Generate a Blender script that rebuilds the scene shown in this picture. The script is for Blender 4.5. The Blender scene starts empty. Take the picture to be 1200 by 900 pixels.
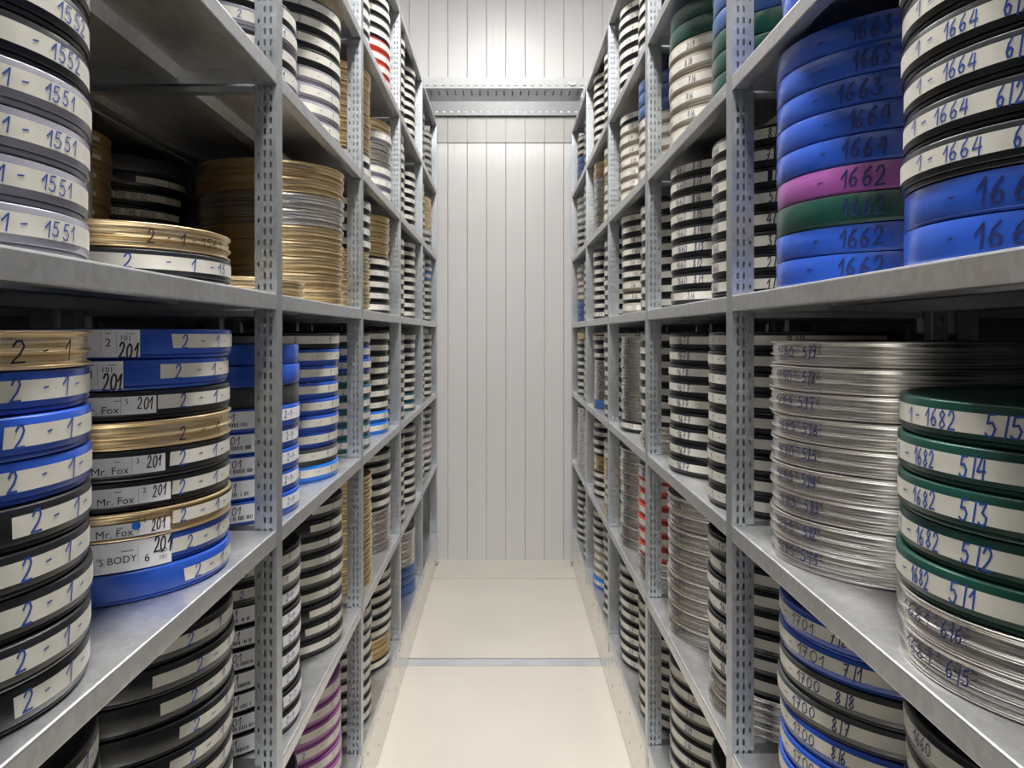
import bpy, bmesh, math, random
from mathutils import Vector
random.seed(7)

# ------------------------------------------------------------------ camera, world, lights, exposure
A = 0.43                     # metres per unit: half the width of the aisle
EYE = 3.41                   # eye height over the floor, in units
def W(x, y, h):              # x across, y along the aisle, h relative to eye level
    return Vector((x * A, y * A, (h + EYE) * A))
S = bpy.context.scene
col = S.collection
cam = bpy.data.cameras.new('camera')
cam.sensor_width = 36; cam.lens = 27.0
cam.shift_x = 9 / 1200; cam.shift_y = -58 / 1200
cam.clip_start = 0.02
camo = bpy.data.objects.new('camera', cam); col.objects.link(camo)
camo.location = W(0, 0, 0); camo.rotation_euler = (math.pi / 2, 0, 0)
S.camera = camo
wd = bpy.data.worlds.new('world'); S.world = wd; wd.use_nodes = True
wd.node_tree.nodes['Background'].inputs[0].default_value = (0.9, 0.95, 1.0, 1)
wd.node_tree.nodes['Background'].inputs[1].default_value = 0.02
S.view_settings.view_transform = 'Standard'; S.view_settings.look = 'None'
S.view_settings.gamma = 1; S.view_settings.use_curve_mapping = False
S.view_settings.exposure = 0.12
CEIL = 5.7
LAMPS = [-2.2, 0.6, 3.2, 5.6, 7.8]          # lamp centres along the aisle
POW = dict(zip(LAMPS, (36, 36, 34, 32, 18)))
for ly in LAMPS:
    l = bpy.data.lights.new('tube_light', 'AREA'); l.shape = 'RECTANGLE'
    l.size = 0.30; l.size_y = 1.0; l.energy = POW[ly]; l.color = (1.0, 0.975, 0.935)
    o = bpy.data.objects.new('tube_light', l); col.objects.link(o)
    o.location = W(0, ly, CEIL - 0.32)

# ------------------------------------------------------------------ materials
def mat(name, color, rough=0.5, metal=0.0, coat=0.0, bump=None, var=None, spec=None):
    m = bpy.data.materials.new(name); m.use_nodes = True
    nt = m.node_tree; b = nt.nodes['Principled BSDF']
    b.inputs['Base Color'].default_value = (*color, 1)
    b.inputs['Roughness'].default_value = rough
    b.inputs['Metallic'].default_value = metal
    b.inputs['Coat Weight'].default_value = coat
    if spec is not None: b.inputs['Specular IOR Level'].default_value = spec
    tc = nt.nodes.new('ShaderNodeTexCoord')
    if var:                                  # (scale, amount, stretch)
        sc, am, st = var
        mp = nt.nodes.new('ShaderNodeMapping'); mp.inputs['Scale'].default_value = st
        n = nt.nodes.new('ShaderNodeTexNoise'); n.inputs['Scale'].default_value = sc; n.inputs['Detail'].default_value = 5
        r = nt.nodes.new('ShaderNodeMapRange')
        r.inputs['From Min'].default_value = 0.3; r.inputs['From Max'].default_value = 0.7
        r.inputs['To Min'].default_value = 1 - am; r.inputs['To Max'].default_value = 1 + am * 0.5
        mx = nt.nodes.new('ShaderNodeVectorMath'); mx.operation = 'SCALE'
        mx.inputs[0].default_value = color
        nt.links.new(tc.outputs['Object'], mp.inputs[0]); nt.links.new(mp.outputs[0], n.inputs['Vector'])
        nt.links.new(n.outputs[0], r.inputs[0]); nt.links.new(r.outputs[0], mx.inputs['Scale'])
        nt.links.new(mx.outputs[0], b.inputs['Base Color'])
    if bump:
        sc, st, dist, stretch = bump
        mp = nt.nodes.new('ShaderNodeMapping'); mp.inputs['Scale'].default_value = stretch
        n = nt.nodes.new('ShaderNodeTexNoise'); n.inputs['Scale'].default_value = sc; n.inputs['Detail'].default_value = 4
        bp = nt.nodes.new('ShaderNodeBump'); bp.inputs['Strength'].default_value = st; bp.inputs['Distance'].default_value = dist
        nt.links.new(tc.outputs['Object'], mp.inputs[0]); nt.links.new(mp.outputs[0], n.inputs['Vector'])
        nt.links.new(n.outputs[0], bp.inputs['Height']); nt.links.new(bp.outputs[0], b.inputs['Normal'])
    return m

def galvanised(name, base, rough, metal):
    m = bpy.data.materials.new(name); m.use_nodes = True
    nt = m.node_tree; b = nt.nodes['Principled BSDF']
    tc = nt.nodes.new('ShaderNodeTexCoord')
    v = nt.nodes.new('ShaderNodeTexVoronoi'); v.inputs['Scale'].default_value = 85
    n = nt.nodes.new('ShaderNodeTexNoise'); n.inputs['Scale'].default_value = 7; n.inputs['Detail'].default_value = 6
    nt.links.new(tc.outputs['Object'], n.inputs['Vector'])
    nt.links.new(tc.outputs['Object'], v.inputs['Vector'])
    sep = nt.nodes.new('ShaderNodeSeparateColor'); nt.links.new(v.outputs['Color'], sep.inputs[0])
    a = nt.nodes.new('ShaderNodeMath'); a.operation = 'MULTIPLY_ADD'
    a.inputs[1].default_value = 0.14; a.inputs[2].default_value = 0.78
    nt.links.new(sep.outputs[0], a.inputs[0])
    c = nt.nodes.new('ShaderNodeMath'); c.operation = 'MULTIPLY_ADD'; c.inputs[1].default_value = 0.25
    nt.links.new(n.outputs[0], c.inputs[0]); nt.links.new(a.outputs[0], c.inputs[2])
    sc = nt.nodes.new('ShaderNodeVectorMath'); sc.operation = 'SCALE'; sc.inputs[0].default_value = base
    nt.links.new(c.outputs[0], sc.inputs['Scale']); nt.links.new(sc.outputs[0], b.inputs['Base Color'])
    r = nt.nodes.new('ShaderNodeMath'); r.operation = 'MULTIPLY_ADD'; r.inputs[1].default_value = 0.25; r.inputs[2].default_value = rough - 0.12
    nt.links.new(n.outputs[0], r.inputs[0]); nt.links.new(r.outputs[0], b.inputs['Roughness'])
    b.inputs['Metallic'].default_value = metal
    return m

M = {}
M['galv'] = galvanised('galvanised_steel', (0.50, 0.53, 0.56), 0.36, 0.92)
M['shelf'] = galvanised('galvanised_shelf_steel', (0.66, 0.67, 0.685), 0.36, 0.9)
M['black'] = mat('black_plastic', (0.010, 0.011, 0.014), 0.32, var=(30, 0.2, (1, 1, 1)))
M['blue'] = mat('blue_plastic', (0.02, 0.08, 0.44), 0.24, var=(14, 0.12, (1, 1, 1)), bump=(9, 0.15, 0.004, (1, 1, 0.3)))
M['lightblue'] = mat('bright_blue_plastic', (0.02, 0.19, 0.72), 0.3)
M['darkblue'] = mat('denim_blue_plastic', (0.035, 0.085, 0.24), 0.3)
M['green'] = mat('green_plastic', (0.006, 0.047, 0.035), 0.3)
M['teal'] = mat('teal_plastic', (0.01, 0.09, 0.13), 0.3)
M['violet'] = mat('violet_plastic', (0.27, 0.07, 0.27), 0.3)
M['grey'] = mat('grey_plastic', (0.25, 0.245, 0.29), 0.22, bump=(5, 0.1, 0.003, (1, 1, 0.2)))
M['darkgrey'] = mat('dark_grey_plastic', (0.05, 0.052, 0.055), 0.35)
M['red'] = mat('red_plastic', (0.52, 0.045, 0.035), 0.35)
M['beige'] = mat('beige_plastic', (0.33, 0.29, 0.235), 0.35)
M['silver'] = mat('silver_tin', (0.72, 0.69, 0.65), 0.27, 1.0, var=(7, 0.2, (1, 1, .6)))
M['gold'] = mat('gold_lacquered_tin', (0.80, 0.62, 0.36), 0.3, 0.95, var=(5, 0.1, (1, 1, .6)))
M['bronze'] = mat('brown_lacquered_tin', (0.42, 0.29, 0.13), 0.4, 0.7)
M['tape'] = mat('cream_paper_tape', (0.65, 0.625, 0.555), 0.55, var=(22, 0.14, (1, 1, 1)), bump=(60, 0.2, 0.001, (1, 1, 1)))
M['paper'] = mat('white_paper', (0.82, 0.82, 0.84), 0.55)
M['ink_blue'] = mat('blue_ink', (0.018, 0.06, 0.31), 0.5)
M['ink_navy'] = mat('navy_ink', (0.012, 0.022, 0.11), 0.5)
M['ink_black'] = mat('black_ink', (0.012, 0.012, 0.015), 0.5)
M['floor'] = mat('cream_floor_coating', (0.63, 0.595, 0.535), 0.26, var=(2.2, 0.05, (1, 1, 1)))
M['plinth'] = mat('cream_base_sheet', (0.74, 0.71, 0.64), 0.14, 0.3)
M['wall'] = mat('off_white_coated_steel', (0.63, 0.62, 0.62), 0.38, 0.1, var=(1.5, 0.03, (1, 1, 1)), bump=(14, 0.12, 0.003, (6, 1, 0.05)))
M['white'] = mat('white_paint', (0.8, 0.8, 0.79), 0.6)
M['side'] = mat('grey_wall_paint', (0.45, 0.45, 0.45), 0.6)
M['dark'] = mat('dark_joint', (0.30, 0.30, 0.30), 0.6)
M['tie'] = mat('dull_zinc_steel', (0.26, 0.265, 0.27), 0.5, 0.5)
M['trim'] = mat('dark_grey_steel', (0.16, 0.165, 0.17), 0.4, 0.6)  # shade around the tie is put into this colour
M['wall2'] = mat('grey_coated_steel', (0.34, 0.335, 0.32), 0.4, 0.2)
M['rail'] = mat('brushed_aluminium', (0.72, 0.75, 0.80), 0.35, 0.6, var=(8, 0.15, (1, 6, 1)))
em = bpy.data.materials.new('lamp_diffuser'); em.use_nodes = True
eb = em.node_tree.nodes['Principled BSDF']; eb.inputs['Emission Color'].default_value = (1, 0.975, 0.935, 1); eb.inputs['Emission Strength'].default_value = 9
M['lamp'] = em

# ------------------------------------------------------------------ helpers
def tag(o, label=None, cat=None, group=None, kind=None):
    if label: o['label'] = label
    if cat: o['category'] = cat
    if group: o['group'] = group
    if kind: o['kind'] = kind
    return o
def link(name, me, parent=None, loc=None, rot=None):
    o = bpy.data.objects.new(name, me); col.objects.link(o)
    if parent: o.parent = parent
    if loc is not None: o.location = loc
    if rot is not None: o.rotation_euler = rot
    return o
class MB:
    def __init__(s): s.v = []; s.f = []; s.m = []; s.sm = []
    def add(s, vs, fs, mi=0, smooth=False):
        b = len(s.v); s.v += [tuple(p) for p in vs]
        for f in fs: s.f.append([b + i for i in f]); s.m.append(mi); s.sm.append(smooth)
    def box(s, x0, x1, y0, y1, z0, z1, mi=0):
        x0, x1 = min(x0, x1), max(x0, x1); y0, y1 = min(y0, y1), max(y0, y1); z0, z1 = min(z0, z1), max(z0, z1)
        vs = [(x, y, z) for z in (z0, z1) for y in (y0, y1) for x in (x0, x1)]
        s.add(vs, [(0, 2, 3, 1), (4, 5, 7, 6), (0, 1, 5, 4), (2, 6, 7, 3), (0, 4, 6, 2), (1, 3, 7, 5)], mi)
    def mesh(s, name, mats):
        me = bpy.data.meshes.new(name); me.from_pydata(s.v, [], s.f)
        for m in mats: me.materials.append(m)
        me.polygons.foreach_set('material_index', s.m)
        me.polygons.foreach_set('use_smooth', s.sm)
        me.update(); return me
def lathe(mb, prof, n, mi=0, smooth=True, cap_top=True, cap_bot=False, sharp=()):
    vs = []; fs = []
    k = len(prof)
    for i in range(n):
        a = 2 * math.pi * i / n; c, s_ = math.cos(a), math.sin(a)
        for r, z in prof: vs.append((r * c, r * s_, z))
    for i in range(n):
        j = (i + 1) % n
        for q in range(k - 1): fs.append((i * k + q, j * k + q, j * k + q + 1, i * k + q + 1))
    mb.add(vs, fs, mi, smooth)
    if cap_top: mb.add([vs[i * k + k - 1] for i in range(n)], [tuple(range(n))], mi)
    if cap_bot: mb.add([vs[i * k] for i in range(n)][::-1], [tuple(range(n))], mi)

# ------------------------------------------------------------------ room
def struct(name, mb, mats, parent=None):
    o = link(name, mb.mesh(name, mats), parent); o['kind'] = 'structure'; return o
YW = 11.62            # end wall
YB = -6.0             # wall behind the camera
XS = 3.0              # side walls
m = MB(); m.box(-XS * A, XS * A, YB * A, (YW + .2) * A, -0.12, -0.03)
fl = struct('floor', m, [M['dark']])
joints = [YB, -5.6, -2.88, -0.16, 2.56, 5.28, 8.0, 10.73, YW + .05]
for i in range(len(joints) - 1):
    y0, y1 = joints[i], joints[i + 1]
    a0 = 0.10 if i in (6,) else 0.012
    a1 = 0.10 if i in (5,) else 0.012
    m = MB(); m.box(-XS * A, XS * A, (y0 + a0) * A, (y1 - a1) * A, -0.03, 0)
    link('floor_panel', m.mesh('floor_panel', [M['floor']]), fl)
m = MB(); m.box(-XS * A, XS * A, 7.92 * A, 8.08 * A, -0.03, -0.002)
o = link('floor_rail', m.mesh('floor_rail', [M['rail']]), fl); o['label'] = 'flush pale metal strip between floor panels'
m = MB(); m.box(-XS * A, XS * A, YB * A, (YW + .2) * A, (CEIL + EYE) * A, (CEIL + EYE + .2) * A)
struct('ceiling', m, [M['white']])
m = MB(); m.box(-(XS + .2) * A, -XS * A, YB * A, (YW + .2) * A, 0, (CEIL + EYE) * A); struct('wall_left', m, [M['side']])
m = MB(); m.box((XS + .2) * A, XS * A, YB * A, (YW + .2) * A, 0, (CEIL + EYE) * A); struct('wall_right', m, [M['side']])
m = MB(); m.box(-XS * A, XS * A, (YB - .2) * A, YB * A, 0, (CEIL + EYE) * A); struct('wall_back', m, [M['white']])
m = MB(); m.box(-XS * A, XS * A, (YW + .06) * A, (YW + .2) * A, 0, (CEIL + EYE) * A)
we = struct('wall_end', m, [M['dark']])
PW = 0.2925
def panel_mesh(w, big):
    # a vertical sheet with bevelled long edges and two shallow pressed lines
    mb = MB(); d = 0.02; g = 0.0007; b = 0.003
    H = (CEIL + EYE) * A
    xs = [g, g, g + b, w * .33, w * .33 + .002, w * .33 + .004, w * .66, w * .66 + .002, w * .66 + .004, w - g - b, w - g, w - g]
    ys = [d, .0025, 0, 0, .0003, 0, 0, .0003, 0, 0, .0025, d]
    vs = [(x, y, z) for z in (0, H) for x, y in zip(xs, ys)]; n = len(xs)
    mb.add(vs, [(i, i + 1, i + 1 + n, i + n) for i in range(n - 1)])
    return mb.mesh('wall_panel', [M['wall']])
pmesh = panel_mesh(PW * A, False)
x = -0.27 - 11 * PW
while x < XS:
    if x > -XS + 0.02:
        link('wall_panel', pmesh, we, Vector((x * A, YW * A, 0)))
    x += PW

# lamps on the ceiling
for i, ly in enumerate(LAMPS):
    t = link('ceiling_lamp', None, None, W(0, ly, CEIL))
    tag(t, ['white strip lamp on the ceiling behind the camera', 'white ceiling strip lamp right above the camera', 'white ceiling strip lamp second along the aisle', 'white ceiling strip lamp third along the aisle', 'white ceiling strip lamp nearest the end wall'][i], 'lamp', 'strip lamps over the aisle')
    m = MB(); m.box(-.18, .18, -.56, .56, -.06, 0); m.box(-.17, .17, -.55, .55, -.075, -.06)
    link('lamp_housing', m.mesh('lamp_housing', [M['white']]), t)
    m = MB(); m.box(-.155, .155, -.53, .53, -.09, -.0751); link('diffuser', m.mesh('diffuser', [M['lamp']]), t)

# ------------------------------------------------------------------ racks
F0 = 1.427; BAY = 1.99
FR = [F0 + BAY * k for k in range(-1, 6)]         # frames: index 0 is behind the camera
LEV = {-1: [-2.93, -1.91, -.862, .18, 1.17, 2.15, 3.15],
        1: [-2.87, -1.84, -.841, .172, 1.14, 2.09, 3.04]}
def perforated(mb, cols, z0, z1, pitch, hole, put, alt=None):
    """sheet in the (u, z) plane with holes; cols = [(u0,u1,is_hole)], put(u,z)->xyz"""
    n = int((z1 - z0) / pitch)
    for u0, u1, hl in cols:
        if not hl:
            mb.add([put(u0, z0), put(u1, z0), put(u1, z1), put(u0, z1)], [(0, 1, 2, 3)]); continue
        z = z0
        for k in range(n):
            if alt and hl == 2 and k % 2: continue
            c = z0 + (k + .5) * pitch; a, b = c - hole / 2, c + hole / 2
            if hl == 2: a, b = c - .004, c + .004
            mb.add([put(u0, z), put(u1, z), put(u1, a), put(u0, a)], [(0, 1, 2, 3)])
            z = b
        mb.add([put(u0, z), put(u1, z), put(u1, z1), put(u0, z1)], [(0, 1, 2, 3)])
def post_mesh(htop, side):
    """C-shaped upright, front face on x=0, going to +x*side; z from 0 up"""
    mb = MB(); w = .036; d = .029; lip = .014; t = htop
    s = side
    # front face with one column of narrow slots
    perforated(mb, [(-w / 2, w / 2, 0)], 0, t, .02, .011, lambda u, z: (0, u, z))
    for sy in (-1, 1):
        y = sy * w / 2
        perforated(mb, [(0, .009, 0), (.009, .0132, 1), (.0132, .0202, 0), (.0202, .0244, 1), (.0244, d, 0)], 0, t, .021, .0115,
                   lambda u, z, y=y: (s * u, y, z))
        # step and rear lip with round-ish holes
        mb.add([(s * d, y, 0), (s * d, y - sy * .004, 0), (s * d, y - sy * .004, t), (s * d, y, t)], [(0, 1, 2, 3)])
        perforated(mb, [(d, d + .005, 0), (d + .005, d + .0085, 2), (d + .0085, d + lip, 0)], 0, t, .021, .008,
                   lambda u, z, y=y: (s * u, y - sy * .004, z), alt=True)
        mb.add([(s * (d + lip), y - sy * .004, 0), (s * (d + lip), y - sy * .012, 0), (s * (d + lip), y - sy * .012, t), (s * (d + lip), y - sy * .004, t)], [(0, 1, 2, 3)])
    mb.add([(s * .002, 0, 0), (s * (d + lip), 0, 0), (s * (d + lip), 0, t), (s * .002, 0, t)], [(0, 1, 2, 3)])      # added mid-plane sheet, stops light showing through the slots so they look dark
    mb.add([(s * (d + lip), -w / 2 + .004, 0), (s * (d + lip), w / 2 - .004, 0), (s * (d + lip), w / 2 - .004, t), (s * (d + lip), -w / 2 + .004, t)], [(0, 1, 2, 3)])
    return mb.mesh('post', [M['galv']])
def shelf_mesh(L, D, side):
    """top at z=0, front edge at x=0, depth to +x*side, length along +y"""
    mb = MB(); s = side; t = .0012; lip = .070 * A; fl_ = .022
    mb.box(s * .003, s * D, 0, L, -t, 0)
    pr = [(.003, 0), (.0009, -.0008), (0, -.003), (0, -lip + .002), (.001, -lip)]
    mb.add([(s * x, y, z) for y in (0, L) for x, z in pr], [(i, i + 1, i + 6, i + 5) for i in range(4)])
    for x0, x1 in ((D - .0015, D),):
        mb.box(s * x0, s * x1, 0, L, -lip, -t)
    mb.box(s * .0015, s * fl_, .012, L - .012, -lip, -lip + .0012)          # returned flange, front
    mb.box(s * fl_, s * (fl_ + .0012), .012, L - .012, -lip, -lip + .009)
    mb.box(s * (D - fl_), s * (D - .0015), .012, L - .012, -lip, -lip + .0012)
    for y0 in (0, L - .0015):
        mb.box(s * .0015, s * (D - .0015), y0, y0 + .0015, -lip, -t)
    # stiffening channels under the deck
    for xc in (D * .5,):
        mb.add([(s * (xc - .028), 0.0016, -t), (s * (xc - .016), .0016, -.020), (s * (xc + .016), .0016, -.020), (s * (xc + .028), .0016, -t),
                (s * (xc - .028), L - .0016, -t), (s * (xc - .016), L - .0016, -.020), (s * (xc + .016), L - .0016, -.020), (s * (xc + .028), L - .0016, -t)],
               [(0, 1, 5, 4), (1, 2, 6, 5), (2, 3, 7, 6)])
    return mb.mesh('shelf', [M['shelf']])
def rack(side, x0, depth, label, skin, last=6):
    lv = LEV[side]
    root = link('shelving_rack', None, None, W(side * x0, FR[0], -EYE))
    tag(root, label, 'shelving', 'steel shelving racks')
    top = (lv[-1] + EYE) * A + .004
    pf = post_mesh(top - .16, side); pr = post_mesh(top - .16, -side)
    for i, y in enumerate(FR):
        yy = (y - FR[0]) * A
        link('post', pf, root, Vector((0, yy, .16)))
        link('post', pr, root, Vector((side * depth * A, yy, .16)))
        for l in lv[:-1] if i else []:
            z = (l + EYE) * A
            m = MB(); m.box(side * .045, side * (depth * A - .045), yy - .012, yy + .012, z - .070 * A - .0125, z - .070 * A - .001)
            link('cross_bar', m.mesh('cross_bar', [M['galv']]), root)
    L = BAY * A - .0375
    sm = shelf_mesh(L, depth * A, side)
    for b in range(6):
        for l in lv:
            dz = 0
            if side < 0 and b == 2 and l > .5: dz = -.012
            link('shelf', sm, root, Vector((side * .0003, (FR[b] - FR[0]) * A + .0188, (l + dz + EYE) * A)))
    if skin:
        zt = (lv[0] - .072 + EYE) * A
        for k in range(6):
            m = MB()
            y0 = (FR[k] - FR[0]) * A + .001; y1 = (FR[k + 1] - FR[0]) * A - .001
            m.box(side * .002, side * .012, y0, y1, .004, zt)
            for q in range(4):                                   # little fixing screws
                yy = y0 + (q + .5) * (y1 - y0) / 4
                for zz in (zt * .3, zt * .8): m.box(side * .001, side * .003, yy - .004, yy + .004, zz - .004, zz + .004, 1)
            link('base_panel', m.mesh('base_panel', [M['plinth'], M['dark']]), root)
    m = MB(); m.box(side * .001, side * (depth * A - .001), -.022, -.019, .16, top)
    link('light_block_sheet', m.mesh('light_block_sheet', [M['galv']]), root)  # added sheet behind the camera, keeps light out of the rack interior
    m = MB(); m.box(side * .03, side * (depth * A - .03), 0, (FR[-1] - FR[0]) * A, .11, .16)
    m.box(side * .05, side * .09, 0, (FR[-1] - FR[0]) * A, 0, .11); m.box(side * (depth * A - .09), side * (depth * A - .05), 0, (FR[-1] - FR[0]) * A, 0, .11)
    link('base_frame', m.mesh('base_frame', [M['galv']]), root)
    return root
DEP = 0.95
rl = rack(-1, 1.0, DEP, 'tall galvanised steel rack along the left of the aisle, filled with film cans', True)
rr = rack(1, 1.0, DEP, 'tall galvanised steel rack along the right of the aisle, filled with film cans', True)
rack(-1, 1.0 + DEP + .04, DEP, 'rear steel rack standing back to back behind the left rack', False)
rack(1, 1.0 + DEP + .04, DEP, 'rear steel rack standing back to back behind the right rack', False)
for sd, r_ in ((-1, rl), (1, rr)):
    m = MB(); m.box(sd * -.006, sd * .05, -.03, .03, 0, .012); m.box(sd * .004, sd * .03, -.014, .014, .012, .17)
    link('foot_plate', m.mesh('foot_plate', [M['galv']]), r_, Vector((0, (FR[-1] - FR[0]) * A, 0)))

# perforated tie between the two racks and the trim on the wall behind it
t = link('cross_tie', None, None, W(0, FR[5], 3.01))
tag(t, 'perforated galvanised angle profile spanning the aisle between the rack tops', 'beam')
m = MB(); hw = 0.995 * A
def tie_holes(mb, z0, z1, put, n, hw_, a, b, hlen):
    p = 2 * hw_ / n
    mb.add([put(-hw_, z0), put(hw_, z0), put(hw_, a), put(-hw_, a)], [(0, 1, 2, 3)])
    mb.add([put(-hw_, b), put(hw_, b), put(hw_, z1), put(-hw_, z1)], [(0, 1, 2, 3)])
    x = -hw_
    for k in range(n):
        c = -hw_ + (k + .5) * p
        mb.add([put(x, a), put(c - hlen / 2, a), put(c - hlen / 2, b), put(x, b)], [(0, 1, 2, 3)]); x = c + hlen / 2
    mb.add([put(x, a), put(hw_, a), put(hw_, b), put(x, b)], [(0, 1, 2, 3)])
tie_holes(m, 0, .058, lambda u, z: (u, 0, z), 20, hw, .010, .016, .018)
link('front_flange', m.mesh('front_flange', [M['tie']]), t)
m = MB(); tie_holes(m, 0, .225, lambda u, z: (u, z, 0), 19, hw * .97, .04, .12, .007)
tie_holes(m, .0, .03, lambda u, z: (u, .225, z), 30, hw * .97, .010, .018, .012)
m.box(-hw * .97, hw * .97, .012, .222, .006, .009, 1); m.box(-hw, hw, .004, .007, .004, .056, 1)  # dark plates added behind the slots to stand in for shade
link('bottom_flange', m.mesh('bottom_flange', [M['galv'], M['trim']]), t)
m = MB()
pts = [(.019 * math.cos(a), .019 * math.sin(a)) for a in [math.radians(200 + 14 * i) for i in range(11)]]
for (x0_, z0_), (x1_, z1_) in zip(pts[:-1], pts[1:]):
    dx, dz = x1_ - x0_, z1_ - z0_; l_ = math.hypot(dx, dz); nx, nz = -dz / l_ * .003, dx / l_ * .003
    vs = [(x0_ - nx, yy, z0_ - nz) for yy in (-.008, -.002)] + [(x0_ + nx, yy, z0_ + nz) for yy in (-.008, -.002)] + \
         [(x1_ - nx, yy, z1_ - nz) for yy in (-.008, -.002)] + [(x1_ + nx, yy, z1_ + nz) for yy in (-.008, -.002)]
    m.add(vs, [(0, 2, 6, 4), (1, 5, 7, 3), (0, 4, 5, 1), (2, 3, 7, 6), (0, 1, 3, 2), (4, 6, 7, 5)])
link('hook', m.mesh('hook', [M['galv']]), t, Vector((.83 * A, 0, .036)))
m = MB(); m.box(-1.9 * A, 1.9 * A, (YW - .09) * A, (YW - .002) * A, (3.29 + EYE) * A, (3.56 + EYE) * A)  # carried up past the profile as painted shade in the gap below the tie
for k in range(34):
    xx = (-1.8 + k * .11) * A; m.box(xx, xx + .014, (YW - .092) * A, (YW - .09) * A, (3.335 + EYE) * A, (3.355 + EYE) * A, 1)
struct('trim_1', m, [M['trim'], M['paper']])
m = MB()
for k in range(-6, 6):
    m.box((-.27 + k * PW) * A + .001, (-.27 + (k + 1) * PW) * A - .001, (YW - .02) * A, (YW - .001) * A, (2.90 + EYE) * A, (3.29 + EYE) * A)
struct('trim_2', m, [M['wall2']])  # band of thin boards, darker than the wall panels

# ------------------------------------------------------------------ handwriting
G = {
 '0': [[(.5, 1), (.15, .8), (.05, .45), (.2, .08), (.5, 0), (.85, .2), (.95, .55), (.8, .88), (.5, 1)]],
 '1': [[(.1, .55), (.65, 1), (.55, 0)]],
 '2': [[(.08, .75), (.3, 1), (.65, 1), (.82, .75), (.6, .42), (.05, 0), (.95, .02)]],
 '3': [[(.1, .95), (.75, 1), (.4, .58), (.85, .4), (.75, .08), (.4, 0), (.05, .12)]],
 '4': [[(.5, 1), (.05, .38), (.95, .42)], [(.8, .95), (.7, 0)]],
 '5': [[(.9, 1), (.3, .97), (.2, .58), (.6, .62), (.88, .38), (.7, .06), (.35, 0), (.05, .15)]],
 '6': [[(.75, 1), (.3, .7), (.08, .3), (.3, .02), (.7, .05), (.85, .33), (.55, .5), (.15, .32)]],
 '7': [[(.08, .95), (.9, 1), (.4, 0)], [(.25, .5), (.8, .54)]],
 '8': [[(.5, .52), (.15, .75), (.45, 1), (.8, .8), (.5, .52), (.1, .22), (.45, 0), (.88, .22), (.5, .52)]],
 '9': [[(.85, .7), (.5, .5), (.15, .72), (.45, 1), (.8, .92), (.85, .6), (.6, .1), (.3, 0)]],
 '-': [[(.15, .48), (.85, .54)]], '/': [[(.62, 1.05), (.4, -.1)]], ' ': [], '.': [[(.4, 0), (.55, .05)]],
 'T': [[(0, 1), (1, 1)], [(.5, 1), (.5, 0)]], 'H': [[(.1, 1), (.1, 0)], [(.9, 1), (.9, 0)], [(.1, .5), (.9, .5)]],
 'E': [[(.9, 1), (.1, 1), (.1, 0), (.9, 0)], [(.1, .5), (.7, .5)]], 'O': [[(.5, 1), (.05, .5), (.5, 0), (.95, .5), (.5, 1)]],
 'F': [[(.9, 1), (.1, 1), (.1, 0)], [(.1, .5), (.7, .5)]], 'S': [[(.9, .9), (.4, 1), (.1, .72), (.85, .32), (.6, 0), (.05, .1)]],
}
def strokes(mb, theta, text, h, R, zc, mi, pen=.108, rnd=None, slant=.12, adv=.74, end=None):
    """write text on a cylinder of radius R, starting at angle theta (radians), letters h high"""
    rnd = rnd or random
    x = 0; kx = 1
    if end is not None:                      # stretch the letters so that the word ends at angle `end`
        nat = sum(h * (.5 if c == ' ' else adv if c not in '1/' else adv * .72) for c in text) - h * .12
        kx = max(.45, min(1.8, (end - theta) * R / nat))
    for ch in text:
        w = h * .56 * kx
        if ch == ' ': x += h * .5 * kx; continue
        jx, jy, js = rnd.uniform(-.04, .04) * h, rnd.uniform(-.05, .05) * h, rnd.uniform(.92, 1.08)
        for pl in G.get(ch, []):
            P = [(x + jx + (px * w + slant * py * h * .6) * js, jy + (py - .5) * h * js) for px, py in pl]
            pw = pen * h / 2
            for (ax, az), (bx, bz) in zip(P[:-1], P[1:]):
                dx, dz = bx - ax, bz - az; l = math.hypot(dx, dz) or 1e-6
                ux, uz = dx / l, dz / l; nx, nz = -uz * pw, ux * pw
                ax -= ux * pw * .6; az -= uz * pw * .6; bx += ux * pw * .6; bz += uz * pw * .6
                q = [(ax - nx, az - nz), (bx - nx, bz - nz), (bx + nx, bz + nz), (ax + nx, az + nz)]
                mb.add([(R * math.cos(theta + u / R), R * math.sin(theta + u / R), zc + v) for u, v in q], [(0, 1, 2, 3)], mi)
        x += h * (adv if ch not in '1/' else adv * .72) * kx
    return x
def printed(mb, theta, text, size, R, zc, mi):
    c = bpy.data.curves.new('t', 'FONT'); c.body = text; c.size = size; c.resolution_u = 2
    o = bpy.data.objects.new('t', c); col.objects.link(o)
    me = o.to_mesh()
    vs = [(R * math.cos(theta + v.co.x / R), R * math.sin(theta + v.co.x / R), zc + v.co.y) for v in me.vertices]
    mb.add(vs, [tuple(p.vertices) for p in me.polygons], mi)
    o.to_mesh_clear(); bpy.data.objects.remove(o); bpy.data.curves.remove(c)
def strip(mb, a0, a1, R, z0, z1, mi=0, ragged=0.0):
    n = max(1, int(abs(a1 - a0) / math.radians(5)))
    vs = []
    for i in range(n + 1):
        a = a0 + (a1 - a0) * i / n
        e = ragged if i == 0 else 0
        vs.append((R * math.cos(a + e), R * math.sin(a + e), z0)); vs.append((R * math.cos(a), R * math.sin(a), z1))
    mb.add(vs, [(2 * i, 2 * i + 2, 2 * i + 3, 2 * i + 1) for i in range(n)], mi, True)

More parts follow.
